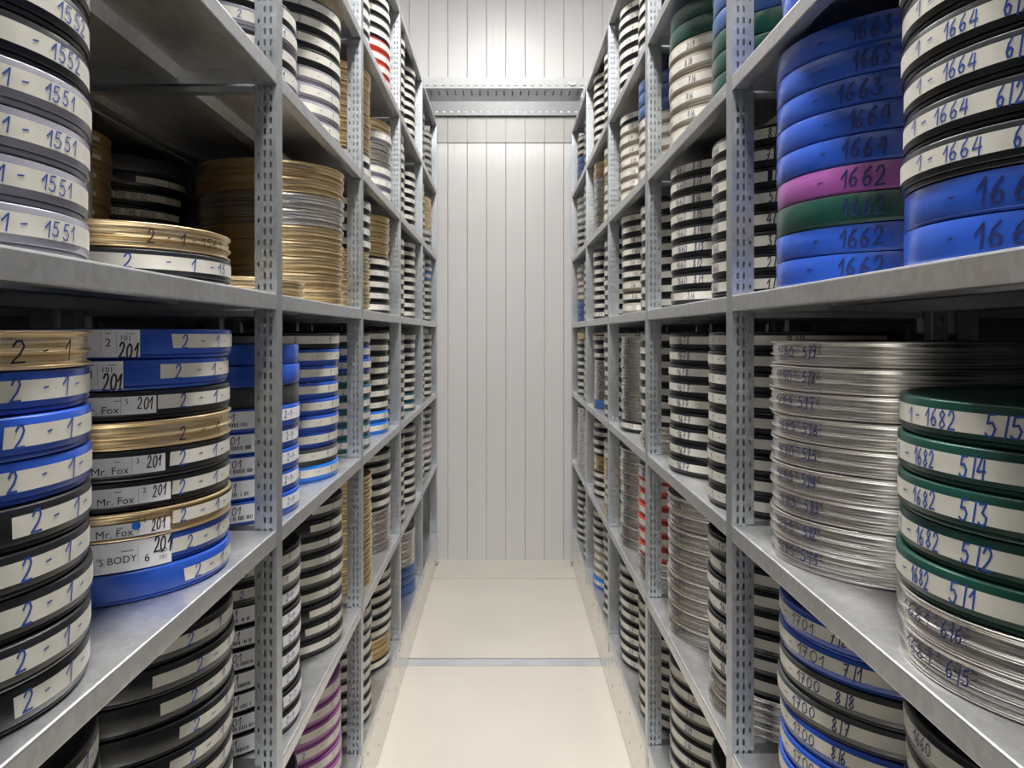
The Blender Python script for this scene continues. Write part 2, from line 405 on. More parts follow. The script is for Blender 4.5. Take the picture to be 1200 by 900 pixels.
# ------------------------------------------------------------------ film cans
R = 0.45 * A
def bodies(style, n):
    """profiles for unit height 1 -> scaled by the can's height"""
    if style == 'plastic':
        body = [(R * .93, 0), (R * .975, .0), (R * .985, .02), (R * .990, .11), (R * .982, .13), (R * .982, .30)]
        lid = [(R * .984, .15), (R * .997, .15), (R, .165), (R, .93), (R * .995, .965), (R * .98, .985), (R * .955, .985), (R * .945, .94), (R * .55, .94), (R * .54, .955), (R * .30, .955), (R * .29, .94)]
    elif style == 'smooth':
        body = [(R * .95, 0), (R * .985, .0), (R * .99, .02), (R * .99, .10)]
        lid = [(R * .985, .06), (R * .998, .06), (R, .08), (R, .95), (R * .995, .975), (R * .985, .985), (R * .955, .985), (R * .945, .95), (R * .3, .95)]
    else:
        body = [(R * .93, 0), (R * .985, 0), (R * .998, .03), (R * .998, .08), (R * .985, .11), (R * .972, .13), (R * .972, .26), (R * .98, .29), (R * .972, .32), (R * .972, .42)]
        lid = [(R * .975, .38), (R * .99, .375), (R * 1.0, .40), (R * 1.0, .44), (R * .99, .47), (R * .978, .50), (R * .978, .62), (R * .987, .65), (R * .978, .68), (R * .978, .84), (R * .99, .87), (R * 1.0, .91), (R * .998, .96), (R * .98, .99), (R * .95, .98), (R * .94, .93), (R * .3, .93)]
    return body, lid
cache = {}
def can_mesh(style, color, h, n):
    k = (style, color, round(h, 4), n)
    if k not in cache:
        b, l = bodies(style, n)
        mb = MB(); lathe(mb, [(r, z * h) for r, z in b], n, cap_top=False, cap_bot=True); me1 = mb.mesh('can_body', [M[color]])
        mb = MB(); lathe(mb, [(r, z * h) for r, z in l], n); me2 = mb.mesh('lid', [M[color]])
        cache[k] = (me1, me2)
    return cache[k]
# can codes: (style, colour, word, tape?, height in units)
CODE = {
 'K': ('plastic', 'black', 'black', 'wide', .096), 'k': ('plastic', 'black', 'black', 'short', .096),
 'B': ('plastic', 'blue', 'blue', 'wide', .096), 'b': ('smooth', 'blue', 'plain blue', None, .096),
 'C': ('plastic', 'lightblue', 'bright blue', 'wide', .096), 'd': ('smooth', 'darkblue', 'dull blue', None, .096),
 'U': ('smooth', 'blue', 'blue barcoded', 'bar', .104), 'G': ('plastic', 'green', 'green', 'wide', .096),
 'g': ('smooth', 'green', 'plain green', None, .1), 'T': ('plastic', 'teal', 'teal', 'wide', .096),
 'V': ('plastic', 'violet', 'violet', 'wide', .096), 'v': ('smooth', 'violet', 'plain violet', None, .096),
 'Y': ('plastic', 'grey', 'grey', 'wide', .096), 'y': ('smooth', 'darkgrey', 'plain dark grey', None, .096),
 'D': ('plastic', 'darkgrey', 'dark grey', 'wide', .096),
 'R': ('plastic', 'red', 'red', 'wide', .096), 'W': ('plastic', 'beige', 'beige', 'wide', .096),
 'S': ('metal', 'silver', 'silver', None, .090), 'O': ('metal', 'gold', 'golden', None, .088),
 'N': ('metal', 'bronze', 'brown', 'tag', .092), 'Q': ('plastic', 'black', 'black barcoded', 'bar', .096),
}
def writing_meshes(h, spec, seed):
    """returns [(label mesh or None, writing mesh or None), ...]: one pair for each label stuck on the can"""
    rnd = random.Random(seed)
    inks = ['ink_blue', 'ink_navy', 'ink_black', 'lightblue']; RR = R + .0011
    tapes = spec.get('tapes') or [None]
    out = []
    for t in tapes:
        inside = (lambda d: True) if len(tapes) == 1 else (lambda d, t=t: t[0] <= d < t[1])
        tm = None
        if t:
            mb = MB(); strip(mb, math.radians(t[0]), math.radians(t[1]), R + .0006, t[2] * h, t[3] * h, 0, rnd.uniform(-.014, .014))
            tm = mb.mesh('paper_label' if t[4] == 'paper' else 'label_tape', [M[t[4]]])
        mb = MB()
        for e in spec.get('hand', []):
            if inside(e[0]): strokes(mb, math.radians(e[0]), e[1], e[2] * A, RR, e[4] * h, inks.index(e[3]), rnd=rnd, end=math.radians(e[5]) if len(e) > 5 else None)
        for dg, tx, hh, zc in spec.get('print', []):
            if inside(dg): printed(mb, math.radians(dg), tx, hh * A, RR, zc * h, 2)
        for a0, a1, z0, z1, nb in spec.get('bars', []):
            if not inside(a0): continue
            for q in range(nb):
                if nb > 2 and rnd.random() < .2: continue
                aa = a0 + (a1 - a0) * q / nb
                strip(mb, math.radians(aa), math.radians(aa + (a1 - a0) / nb * (rnd.uniform(.35, .7) if nb > 2 else 1)), RR, z0 * h, z1 * h, 2)
        for dg, rad, zc in spec.get('dots', []):
            if not inside(dg): continue
            cx = math.radians(dg)
            P = [(cx + rad * A * math.cos(q * math.pi / 6) / RR, zc * h + rad * A * math.sin(q * math.pi / 6)) for q in range(12)]
            mb.add([(RR * math.cos(u), RR * math.sin(u), v) for u, v in P], [tuple(range(12))], 3)
        out.append((tm, mb.mesh('writing', [M[q] for q in inks]) if mb.f else None))
    return out
wcache = {}
def default_spec(tape, style, seed, side):
    """generic label for cans further away; kept to a small number of shared variants"""
    v = seed % 7
    rnd = random.Random(1000 + v + (50 if side > 0 else 0))
    n1 = rnd.choice(['1677', '1699', '1660', '1701', '1552', '1640', '1684'])
    n2 = '%d/%d' % (rnd.randint(2, 9), rnd.randint(1, 9))
    if tape == 'wide':
        a0 = -70 + rnd.uniform(-6, 6)
        if side < 0:
            return dict(tapes=[(-105 + rnd.uniform(-5, 20), 60, .33, .80, 'tape')], hand=[(-50, '2', .034, 'ink_blue', .56), (-32, '-', .03, 'ink_blue', .56), (-16, '1', .034, 'ink_blue', .56), (-4, '-', .03, 'ink_blue', .56), (8, '10' + str(v), .032, 'ink_blue', .56)])
        return dict(tapes=[(-60, 120, .33, .80, 'tape')], hand=[(-24, '1-', .032, 'ink_navy', .56), (-8, n1, .034, 'ink_navy', .56), (26, n2, .034, 'ink_navy', .56), (60, n1, .034, 'ink_navy', .56)])
    if tape == 'short':
        return dict(tapes=[(-47 + rnd.uniform(-7, 7), 60, .34, .74, 'tape')], hand=[(-22, '2', .034, 'ink_blue', .55), (-9, '-', .03, 'ink_blue', .55), (4, '1', .034, 'ink_blue', .55)])
    if tape == 'bar':
        return dict(tapes=[(-118, -38, .10 if seed % 2 else .14, .90, 'paper'), (-22, 50, .30, .82, 'paper')],
                    bars=[(-66, -44, .25, .42, 22)], hand=[(-60, '201', .034, 'ink_black', .65), (-16, '2-1-', .034, 'ink_blue', .57)])
    if tape == 'tag':
        return dict(tapes=[(-32, -4, .45, .68, 'tape')], hand=[(-24, '11', .016, 'ink_black', .56)])
    if style == 'metal':
        if side > 0: return dict(hand=[(-14, n1, .034, 'ink_navy', .55), (14, n2, .036, 'ink_navy', .55)])
        return {}
    return {}
cans = []      # every can of the scene is collected first
def stack(side, lev, bay, y, code, far=None, row=0, texts=None, hs=None, twist=None, e=.03, tilt=0.0):
    """code is written from the bottom can to the top can"""
    z = LEV[side][lev + 3] + .002
    gap = LEV[side][lev + 4] - LEV[side][lev + 3] - .072 - .012
    if side < 0 and bay == 3 and lev == 1: gap -= .03
    if min(abs(y - f) for f in FR) < .49: gap -= .022          # keep clear of the cross bars
    while sum(CODE[c][4] * (hs or 1) + .0008 for c in code) > gap: code = code[:-1]
    nn = len(code)
    rx = 1 + e + .45 if row == 0 else 1 + DEP + .04 + .035 + .45
    rnd = random.Random(side * 1000 + lev * 100 + int(y * 37) + row * 5)
    for i, c in enumerate(code):
        st, colr, word, tape, h = CODE[c]
        if hs: h *= hs
        jx = rnd.uniform(-.004, .007); jy = rnd.uniform(-.008, .008)
        tx = (texts or {}).get(i)
        cans.append(dict(side=side, lev=lev, bay=bay, y=y + jy, x=side * (rx + jx), z=z, h=h, code=c, i=i, n=nn, far=far, row=row,
                         rot=rnd.uniform(-3, 3) if not tx else 0, spec=tx, seed=rnd.randint(0, 999)))
        z += h + .0008
def T(hand, tapes=None, mark=None, **k):
    d = dict(hand=hand, tapes=tapes, mark=mark); d.update(k); return d
Lb = 'ink_blue'; Ln = 'ink_navy'; Lk = 'ink_black'
full = lambda a0=-110, a1=60: [(a0, a1, .33, .80, 'tape')]
def t1551(dg, n, j=0): return T([(-13 + j, '1', .036, Lb, .57), (-5.5 + j, '-', .036, Lb, .57), (3 + j, n, .034, Lb, .57)], full(), mark=('1-' + n))
def t21(dg, a0, j=0, **k):
    return T([(dg, '2', .042, Lb, .56), (dg + 9.5, '-', .036, Lb, .58), (dg + 18.5, '1', .042, Lb, .57), (dg + 28, '-', .03, Lb, .58)], [(a0, 58, .30, .78, 'tape')], mark='2-1', **k)
NEAR, FARR = 'nearer', 'farther'
# ---- left rack, bay 1 (the nearest)
stack(-1, 0, 1, 1.80, 'YYYYKKKK', NEAR, hs=1.07, texts={0: T([(-22.6, '1', 0.036, Lb, 0.57, -20.2), (-16.9, '-', 0.034, Lb, 0.57, -13.9), (-8.7, '1551', 0.036, Lb, 0.57, 6.6)], full(), mark='1-1551'), 1: T([(-23.1, '1', 0.036, Lb, 0.57, -20.7), (-17.5, '-', 0.034, Lb, 0.57, -14.5), (-9.4, '1551', 0.036, Lb, 0.57, 5.5)], full(), mark='1-1551'), 2: T([(-22.4, '1', 0.036, Lb, 0.57, -20.0), (-16.7, '-', 0.034, Lb, 0.57, -13.6), (-8.4, '1551', 0.036, Lb, 0.57, 7.2)], full(), mark='1-1551'), 3: T([(-23.3, '1', 0.036, Lb, 0.57, -21.0), (-17.7, '-', 0.034, Lb, 0.57, -14.8), (-9.7, '1551', 0.036, Lb, 0.57, 4.9)], full(), mark='1-1551'), 4: T([(-13.3, '-', 0.036, Lb, 0.57, -10.3), (-6.0, '1552', 0.040, Lb, 0.57, 10.6)], full(), mark='1552'), 5: T([(-11.6, '-', 0.036, Lb, 0.57, -8.4), (-3.7, '1552', 0.040, Lb, 0.57, 15.9)], full(), mark='1552'), 6: T([(-11.0, '-', 0.036, Lb, 0.57, -7.7), (-2.9, '1552', 0.040, Lb, 0.57, 18.4)], full(), mark='1552')})
stack(-1, 0, 1, 2.81, 'KO', FARR, texts={0: T([(-53.9, '2', 0.046, Lb, 0.56, -50.1), (-37.3, '-', 0.034, Lb, 0.58, -34.6), (-24.8, '1', 0.044, Lb, 0.56, -21.9), (-13.0, '-', 0.030, Lb, 0.58, -9.6), (-6.6, '15', 0.034, Lb, 0.58, 3.5)], full(), mark='2-1'), 1: T([(-44.8, '2', 0.040, Lk, 0.48, -41.7), (-36.5, '-', 0.034, Lk, 0.48, -34.6), (-30.6, '1', 0.040, Lk, 0.48, -27.6), (-24.4, '-', 0.030, Lk, 0.48, -21.9), (-19.4, '1561', 0.030, Lk, 0.48, -3.1)], mark='2-1')})
stack(-1, -1, 1, 1.80, 'KKKKKBBBO', NEAR, hs=1.01, texts={0: T([(-16.1, '2', 0.046, Lb, 0.56, -12.2), (-8.7, '-', 0.037, Lb, 0.58, -6.0), (0.4, '1', 0.046, Lb, 0.57, 4.4), (10.6, '-', 0.032, Lb, 0.58, 15.9)], [(-19, 58, .30, .78, 'tape')], mark='2-1'), 1: T([(-18.8, '2', 0.046, Lb, 0.56, -15.0), (-9.7, '-', 0.037, Lb, 0.58, -7.0), (-1.3, '1', 0.046, Lb, 0.57, 2.3), (7.2, '-', 0.032, Lb, 0.58, 11.4)], [(-60, 58, .30, .78, 'tape')], mark='2-1'), 2: T([(-18.0, '2', 0.046, Lb, 0.56, -14.2), (-9.7, '-', 0.037, Lb, 0.58, -7.0), (-0.9, '1', 0.046, Lb, 0.57, 2.8), (7.2, '-', 0.032, Lb, 0.58, 11.4)], [(-60, 58, .30, .78, 'tape')], mark='2-1'), 3: T([(-16.7, '2', 0.046, Lb, 0.56, -12.8), (-8.4, '-', 0.037, Lb, 0.58, -5.6), (0.0, '1', 0.046, Lb, 0.57, 3.8), (8.5, '-', 0.032, Lb, 0.58, 13.0)], [(-60, 58, .30, .78, 'tape')], mark='2-1'), 4: T([(-14.5, '2', 0.046, Lb, 0.56, -10.3), (-6.0, '-', 0.037, Lb, 0.58, -2.9), (3.8, '1', 0.046, Lb, 0.57, 8.5), (11.4, '-', 0.032, Lb, 0.58, 17.1)], [(-20, 58, .30, .78, 'tape')], mark='2-1'), 5: T([(-21.7, '2', 0.046, Lb, 0.56, -18.2), (-11.0, '-', 0.037, Lb, 0.58, -8.4), (0.4, '1', 0.046, Lb, 0.57, 4.4), (7.2, '-', 0.032, Lb, 0.58, 11.4)], [(-24, 58, .30, .78, 'tape')], mark='2-1'), 6: T([(-19.5, '2', 0.046, Lb, 0.56, -15.9), (-8.7, '-', 0.037, Lb, 0.58, -6.0), (0.0, '1', 0.046, Lb, 0.57, 3.8), (6.6, '-', 0.032, Lb, 0.58, 10.6)], [(-22, 58, .30, .78, 'tape')], mark='2-1'), 7: T([(-20.5, '2', 0.046, Lb, 0.56, -16.9), (-9.7, '-', 0.037, Lb, 0.58, -7.0), (-1.3, '1', 0.046, Lb, 0.57, 2.3), (6.0, '-', 0.032, Lb, 0.58, 9.9)], [(-23, 58, .30, .78, 'tape')], mark='2-1'), 8: T([(-21.0, '2', 0.046, Lk, 0.45, -16.1), (-10.6, '-', 0.036, Lk, 0.48, -8.1), (-1.7, '1', 0.046, Lk, 0.47, 1.4)], mark='2-1')})
stack(-1, -1, 1, 2.81, 'BBOKKOKBB', FARR, hs=1.03, texts={0: T([(-22.4, '2', 0.044, Lb, 0.48, -18.3), (-13.0, '-', 0.034, Lb, 0.50, -8.9), (-4.0, '1', 0.044, Lb, 0.48, 1.0), (3.5, '-', 0.028, Lb, 0.48, 10.2)], [(-28.0, 40, .26, .70, 'tape')], mark='2-1'), 1: dict(tapes=[(-112, -33.8, .02, .98, 'paper'), (-33.0, 55, .30, .78, 'tape')], hand=[(-41.7, '201', 0.050, Lk, 0.71, -34.2), (-26.2, '2', 0.044, Lb, 0.52, -22.4), (-16.6, '-', 0.034, Lb, 0.54, -13.0), (-7.3, '1', 0.044, Lb, 0.52, -3.1), (-0.1, '-', 0.028, Lb, 0.52, 4.8)], print=[(-63.1, "'S BODY", .032, .30), (-45.5, '6', .038, .22), (-39.5, 'CO', .02, .42), (-39.5, '101', .02, .20)], bars=[(-54.2, -49.4, .66, .68, 1), (-47.8, -47.7, .2, .8, 1)], mark="'s Body"), 2: dict(tapes=[(-112, -35.4, 0.14, 0.62, 'paper'), (-34.2, 55, .34, .80, 'tape')], hand=[(-43.4, '201', 0.036, Lk, 0.44, -38.0), (-30.6, '2', 0.044, Lb, 0.56, -27.1), (-19.9, '-', 0.034, Lb, 0.58, -16.6), (-9.6, '1', 0.044, Lb, 0.56, -5.7), (-2.2, '-', 0.028, Lb, 0.56, 2.2)], print=[(-64.3, 'Mr. Fox', .034, 0.19), (-46.8, '1', .024, .56)], bars=[(-56.7, -54.2, 0.48, 0.50, 1), (-48.5, -48.3, .25, .76, 1)], mark='Mr. Fox', dots=[(-49.4, .014, .5)]), 3: dict(tapes=[(-112, -34.2, 0.22, 0.80, 'paper'), (-33.2, 55, .34, .80, 'tape')], hand=[(-42.0, '201', 0.036, Lk, 0.57, -36.5), (-30.6, '2', 0.044, Lb, 0.56, -27.1), (-19.9, '-', 0.034, Lb, 0.58, -16.6), (-9.6, '1', 0.044, Lb, 0.56, -5.7), (-2.2, '-', 0.028, Lb, 0.56, 2.2)], print=[(-63.1, 'Mr. Fox', .034, 0.27), (-46.1, '2', .024, .56)], bars=[(-56.7, -54.2, 0.66, 0.68, 1), (-47.8, -47.7, .25, .76, 1)], mark='Mr. Fox'), 4: dict(tapes=[(-112, -36.5, 0.22, 0.80, 'paper'), (-34.2, 55, .34, .80, 'tape')], hand=[(-44.1, '201', 0.036, Lk, 0.57, -38.4), (-30.2, '2', 0.044, Lb, 0.56, -26.7), (-19.9, '-', 0.034, Lb, 0.58, -16.6), (-9.6, '1', 0.044, Lb, 0.56, -5.7), (-2.2, '-', 0.028, Lb, 0.56, 2.2)], print=[(-64.9, 'Mr. Fox', .034, 0.27), (-48.5, '3', .024, .56)], bars=[(-56.7, -54.2, 0.66, 0.68, 1), (-50.1, -50.0, .25, .76, 1)], mark='Mr. Fox'), 5: T([(-31.0, '2', 0.044, Lk, 0.42, -27.6), (-19.4, '-', 0.034, Lk, 0.44, -16.0), (-9.6, '1', 0.044, Lk, 0.42, -5.7), (-2.2, '-', 0.028, Lk, 0.42, 2.2)], mark='2-1'), 6: dict(tapes=[(-112, -40.6, 0.22, 0.80, 'paper'), (-39.9, 55, .34, .80, 'tape')], hand=[(-48.1, '201', 0.036, Lk, 0.57, -42.4), (-30.2, '2', 0.044, Lb, 0.56, -26.7), (-19.9, '-', 0.034, Lb, 0.58, -16.6), (-9.6, '1', 0.044, Lb, 0.56, -5.7), (-2.2, '-', 0.028, Lb, 0.56, 2.2)], print=[(-68.8, 'Mr. Fox', .034, 0.27), (-53.0, '5', .024, .56)], bars=[(-56.7, -54.2, 0.66, 0.68, 1), (-54.5, -54.4, .25, .76, 1)], mark='Mr. Fox'), 7: dict(tapes=[(-112, -52.7, .07, .95, 'paper'), (-38.0, 55, .34, .82, 'tape')], hand=[(-60.4, '201', 0.050, Lk, 0.28, -53.3), (-31.4, '2', 0.044, Lb, 0.56, -28.0), (-19.9, '-', 0.034, Lb, 0.58, -16.6), (-9.6, '1', 0.044, Lb, 0.56, -5.7), (-2.2, '-', 0.028, Lb, 0.56, 2.2)], print=[(-65.2, '1', .036, .42), (-60.7, '101', .024, .60)], bars=[(-65.2, -63.1, .82, .84, 1), (-58.3, -55.2, .82, .84, 1), (-66.7, -66.6, .2, .9, 1), (-61.9, -61.8, .2, .9, 1)], mark='201'), 8: dict(tapes=[(-112, -48.1, .07, .95, 'paper'), (-35.0, 55, .34, .82, 'tape')], hand=[(-56.1, '201', 0.050, Lk, 0.28, -48.8), (-30.2, '2', 0.044, Lb, 0.56, -26.7), (-19.9, '-', 0.034, Lb, 0.58, -16.6), (-9.6, '1', 0.044, Lb, 0.56, -5.7), (-2.2, '-', 0.028, Lb, 0.56, 2.2)], print=[(-61.0, '2', .036, .42), (-55.8, '101', .024, .60)], bars=[(-61.0, -58.9, .82, .84, 1), (-53.3, -50.1, .82, .84, 1), (-62.5, -62.4, .2, .9, 1), (-57.0, -56.9, .2, .9, 1)], mark='201')})
stack(-1, -2, 1, 1.84, 'KKKKKKKKK', NEAR, hs=1.02, texts={8: T([(-12.7, '2', 0.046, Lb, 0.56, -8.1), (-2.7, '-', 0.037, Lb, 0.58, 0.9), (5.1, '1', 0.046, Lb, 0.57, 10.4), (10.4, '-', 0.032, Lb, 0.58, 16.0)], [(-22, 58, .30, .78, 'tape')], mark='2-1')})
stack(-1, -2, 1, 2.84, 'kkkkkkkkk', FARR, hs=1.04, texts={0: T([(-28.1, '2', 0.044, Lb, 0.55, -24.0), (-18.3, '-', 0.034, Lb, 0.57, -14.7), (-7.9, '1', 0.040, Lb, 0.57, -4.5)], [(-36.4, 58, .36, .76, 'tape')], mark='2-1'), 1: T([(-25.4, '2', 0.044, Lb, 0.55, -20.9), (-14.7, '-', 0.034, Lb, 0.57, -10.8), (-2.7, '1', 0.040, Lb, 0.57, 1.6)], [(-38.3, 58, .36, .76, 'tape')], mark='2-1'), 2: T([(-27.2, '2', 0.044, Lb, 0.55, -23.0), (-17.1, '-', 0.034, Lb, 0.57, -13.5), (-6.2, '1', 0.040, Lb, 0.57, -2.7)], [(-40.5, 58, .36, .76, 'tape')], mark='2-1'), 3: T([(-26.3, '2', 0.044, Lb, 0.55, -22.0), (-15.9, '-', 0.034, Lb, 0.57, -12.2), (-4.5, '1', 0.040, Lb, 0.57, -0.6)], [(-32.8, 58, .36, .76, 'tape')], mark='2-1'), 4: T([(-27.2, '2', 0.044, Lb, 0.55, -23.0), (-17.1, '-', 0.034, Lb, 0.57, -13.5), (-6.2, '1', 0.040, Lb, 0.57, -2.7)], [(-36.4, 58, .36, .76, 'tape')], mark='2-1'), 5: T([(-25.9, '2', 0.044, Lb, 0.55, -21.5), (-15.3, '-', 0.034, Lb, 0.57, -11.5), (-3.6, '1', 0.040, Lb, 0.57, 0.5)], [(-32.8, 58, .36, .76, 'tape')], mark='2-1'), 6: T([(-26.1, '2', 0.044, Lb, 0.55, -21.7), (-15.6, '-', 0.034, Lb, 0.57, -11.8), (-4.1, '1', 0.040, Lb, 0.57, -0.1)], [(-40.5, 58, .36, .76, 'tape')], mark='2-1'), 7: T([(-24.4, '2', 0.044, Lb, 0.55, -19.9), (-13.5, '-', 0.034, Lb, 0.57, -9.4), (-0.6, '1', 0.040, Lb, 0.57, 4.3)], [(-44.8, 58, .36, .76, 'tape')], mark='2-1'), 8: T([(-28.6, '2', 0.044, Lb, 0.55, -24.4), (-18.8, '-', 0.034, Lb, 0.57, -15.3), (-8.6, '1', 0.040, Lb, 0.57, -5.4)], [(-43.4, 58, .36, .76, 'tape')], mark='2-1')})
# ---- left rack, bay 2
stack(-1, 1, 2, 3.76, 'YKYK', NEAR, hs=1.03); stack(-1, 1, 2, 4.78, 'YYYYKKKKK', FARR, hs=1.04)
stack(-1, 0, 2, 3.90, 'O', NEAR); stack(-1, 0, 2, 4.88, 'OOOOOSSOO', FARR, hs=1.05)
stack(-1, 0, 2, 3.86, 'NNNNNNNNN', NEAR, row=1)
TG = lambda tx: T([(-66, tx, .032, Lk, .50), (-22, '30', .03, Lk, .56)], [(-150, -4, .30, .72, 'tape')], mark='')
stack(-1, 0, 2, 4.83, 'KKKKKKKky', FARR, row=1, texts={4: TG('THE 5 1'), 5: TG('E OF THE 0030'), 6: TG('O THE 0030')})
stack(-1, -1, 2, 3.80, 'UUUUUybb', NEAR); stack(-1, -1, 2, 4.72, 'CDBBBBBBK', FARR, hs=1.0)
stack(-1, -2, 2, 3.82, 'QQQQQQQKK', NEAR); stack(-1, -2, 2, 4.83, 'kkkkkkkkk', FARR, hs=1.04)
stack(-1, -3, 2, 3.75, 'KKKKKKKK', NEAR); stack(-1, -3, 2, 4.80, 'yyVVVVVV', FARR, hs=1.06)
# ---- left rack, bays 3-5
stack(-1, 1, 3, 5.88, 'KKOOOOOOO', NEAR); stack(-1, 1, 3, 6.95, 'YYYSSYO', FARR, hs=1.08)
stack(-1, 2, 3, 5.85, 'YKYKYKYKY', NEAR, hs=1.03); stack(-1, 2, 3, 6.86, 'RRRRKKKKK', FARR, hs=1.04)
stack(-1, 0, 3, 5.88, 'OOOOOKKKK', NEAR); stack(-1, 0, 3, 6.88, 'KKKKKOOOO', FARR, hs=1.02)
stack(-1, -1, 3, 5.88, 'TTTTTTBBK', NEAR); stack(-1, -1, 3, 6.82, 'CCKKKKKKK', FARR, hs=1.02)
stack(-1, -2, 3, 5.95, 'OOOOOOOOO', NEAR, hs=1.04); stack(-1, -2, 3, 6.93, 'SSSSKKKKK', FARR, hs=1.03)
stack(-1, -3, 3, 5.92, 'KKKKKKKKK', NEAR); stack(-1, -3, 3, 6.93, 'KOOKKKKKK', FARR)
stack(-1, 2, 4, 7.92, 'KKKKKKKKK', NEAR); stack(-1, 2, 4, 8.84, 'KKKKKKKKK', FARR)
stack(-1, 1, 4, 7.88, 'KKKKKKYYY', NEAR); stack(-1, 1, 4, 8.84, 'KKKKKKK', FARR)
stack(-1, 0, 4, 7.88, 'KKKKKKKKK', NEAR, hs=1.03); stack(-1, 0, 4, 8.86, 'KKKKKKKKK', FARR)
stack(-1, -1, 4, 7.88, 'KKKKKKKKK', NEAR); stack(-1, -1, 4, 8.86, 'TTkkkKkKK', FARR)
stack(-1, -2, 4, 7.88, 'KKKKKKKKK', NEAR); stack(-1, -2, 4, 8.86, 'KKKKKKKKK', FARR)
stack(-1, -3, 4, 8.86, 'dddSSSS', FARR, hs=1.08)
stack(-1, 2, 5, 9.90, 'YKYKYKK', NEAR); stack(-1, 2, 5, 10.84, 'YKYKYYK', FARR)
stack(-1, 1, 5, 9.90, 'KKKYKKOO', NEAR); stack(-1, 1, 5, 10.84, 'KKYOOOOO', FARR)
stack(-1, 0, 5, 9.90, 'KKKKKKKKK', NEAR); stack(-1, 0, 5, 10.84, 'GGGKGGCBK', FARR)
stack(-1, -1, 5, 9.90, 'KKKKKKKKK', NEAR); stack(-1, -1, 5, 10.84, 'KKKKKKKKK', FARR)
stack(-1, -2, 5, 9.90, 'KKYYYYKkK', NEAR); stack(-1, -2, 5, 10.84, 'KKYYYYKkK', FARR)
# ---- right rack, bay 1
stack(1, 1, 1, 2.76, 'bbbb', FARR)
stack(1, 0, 1, 1.88, 'bbKKKKKKK', NEAR, hs=1.0, texts={0: T([(9.7, '-', 0.045, Ln, 0.50, 12.7), (19.1, '1663', 0.058, Ln, 0.50, 41.3)], mark='-1663'), 1: T([(9.7, '-', 0.045, Ln, 0.50, 12.7), (19.4, '1664', 0.058, Ln, 0.50, 41.3)], mark='-1664'), 2: T([(-4.3, '1', 0.036, Lb, 0.57, -0.5), (2.3, '-', 0.034, Lb, 0.57, 5.2), (9.3, '1664', 0.038, Lb, 0.57, 22.8), (31.1, '6/2', 0.044, Lb, 0.57, 38.0)], full(-70, 120), mark='1664'), 3: T([(-10.4, '1', 0.036, Lb, 0.57, -5.5), (-3.2, '-', 0.034, Lb, 0.57, 0.4), (4.0, '1664', 0.038, Lb, 0.57, 18.0), (25.7, '6/2', 0.044, Lb, 0.57, 33.2)], full(-70, 120), mark='1664'), 4: T([(-6.8, '1', 0.036, Lb, 0.57, -2.6), (0.4, '-', 0.034, Lb, 0.57, 3.6), (7.5, '1664', 0.038, Lb, 0.57, 20.2), (28.0, '6/2', 0.044, Lb, 0.57, 35.3)], full(-70, 120), mark='1664'), 5: T([(-5.5, '1', 0.036, Lb, 0.57, -1.5), (1.8, '-', 0.034, Lb, 0.57, 4.8), (9.3, '1664', 0.038, Lb, 0.57, 21.5), (28.7, '6/2', 0.044, Lb, 0.57, 35.9)], full(-70, 120), mark='1664'), 6: T([(-6.1, '1', 0.036, Lb, 0.57, -2.1), (1.4, '-', 0.034, Lb, 0.57, 4.4), (9.0, '1664', 0.038, Lb, 0.57, 21.5), (28.7, '6/2', 0.044, Lb, 0.57, 35.9)], full(-70, 120), mark='1664'), 7: T([(-6.8, '1', 0.036, Lb, 0.57, -2.6), (1.4, '-', 0.034, Lb, 0.57, 4.4), (9.0, '1664', 0.038, Lb, 0.57, 21.5), (28.7, '6/2', 0.044, Lb, 0.57, 35.9)], full(-70, 120), mark='1664')})
stack(1, 0, 1, 2.82, 'bbgvbbbbb', FARR, hs=.99, texts={0: T([(19.0, '-', 0.045, Ln, 0.50, 23.6), (35.2, '1662', 0.058, Ln, 0.50, 54.5)], mark='-1662'), 1: T([(23.1, '-', 0.045, Ln, 0.50, 27.3), (36.0, '1662', 0.058, Ln, 0.50, 54.5)], mark='-1662'), 2: T([(24.1, '-', 0.045, Ln, 0.50, 28.2), (37.1, '1662', 0.058, Ln, 0.50, 54.5)], mark='-1662'), 3: T([(24.1, '-', 0.045, Ln, 0.50, 28.2), (36.0, '1662', 0.058, Ln, 0.50, 54.5)], mark='-1662'), 4: T([(26.4, '-', 0.045, Ln, 0.50, 30.4), (37.1, '1664', 0.058, Ln, 0.50, 55.7)], mark='-1664'), 5: T([(27.8, '-', 0.045, Ln, 0.50, 31.6), (39.4, '1664', 0.058, Ln, 0.50, 56.7)], mark='-1664'), 6: T([(21.6, '-', 0.045, Ln, 0.50, 26.0), (34.4, '1663', 0.058, Ln, 0.50, 53.9)], mark='-1663'), 7: T([(25.0, '-', 0.045, Ln, 0.50, 29.1), (41.2, '1663', 0.058, Ln, 0.50, 56.7)], mark='-1663'), 8: T([(25.0, '-', 0.045, Ln, 0.50, 29.1), (40.8, '1663', 0.058, Ln, 0.50, 57.3)], mark='-1663')})
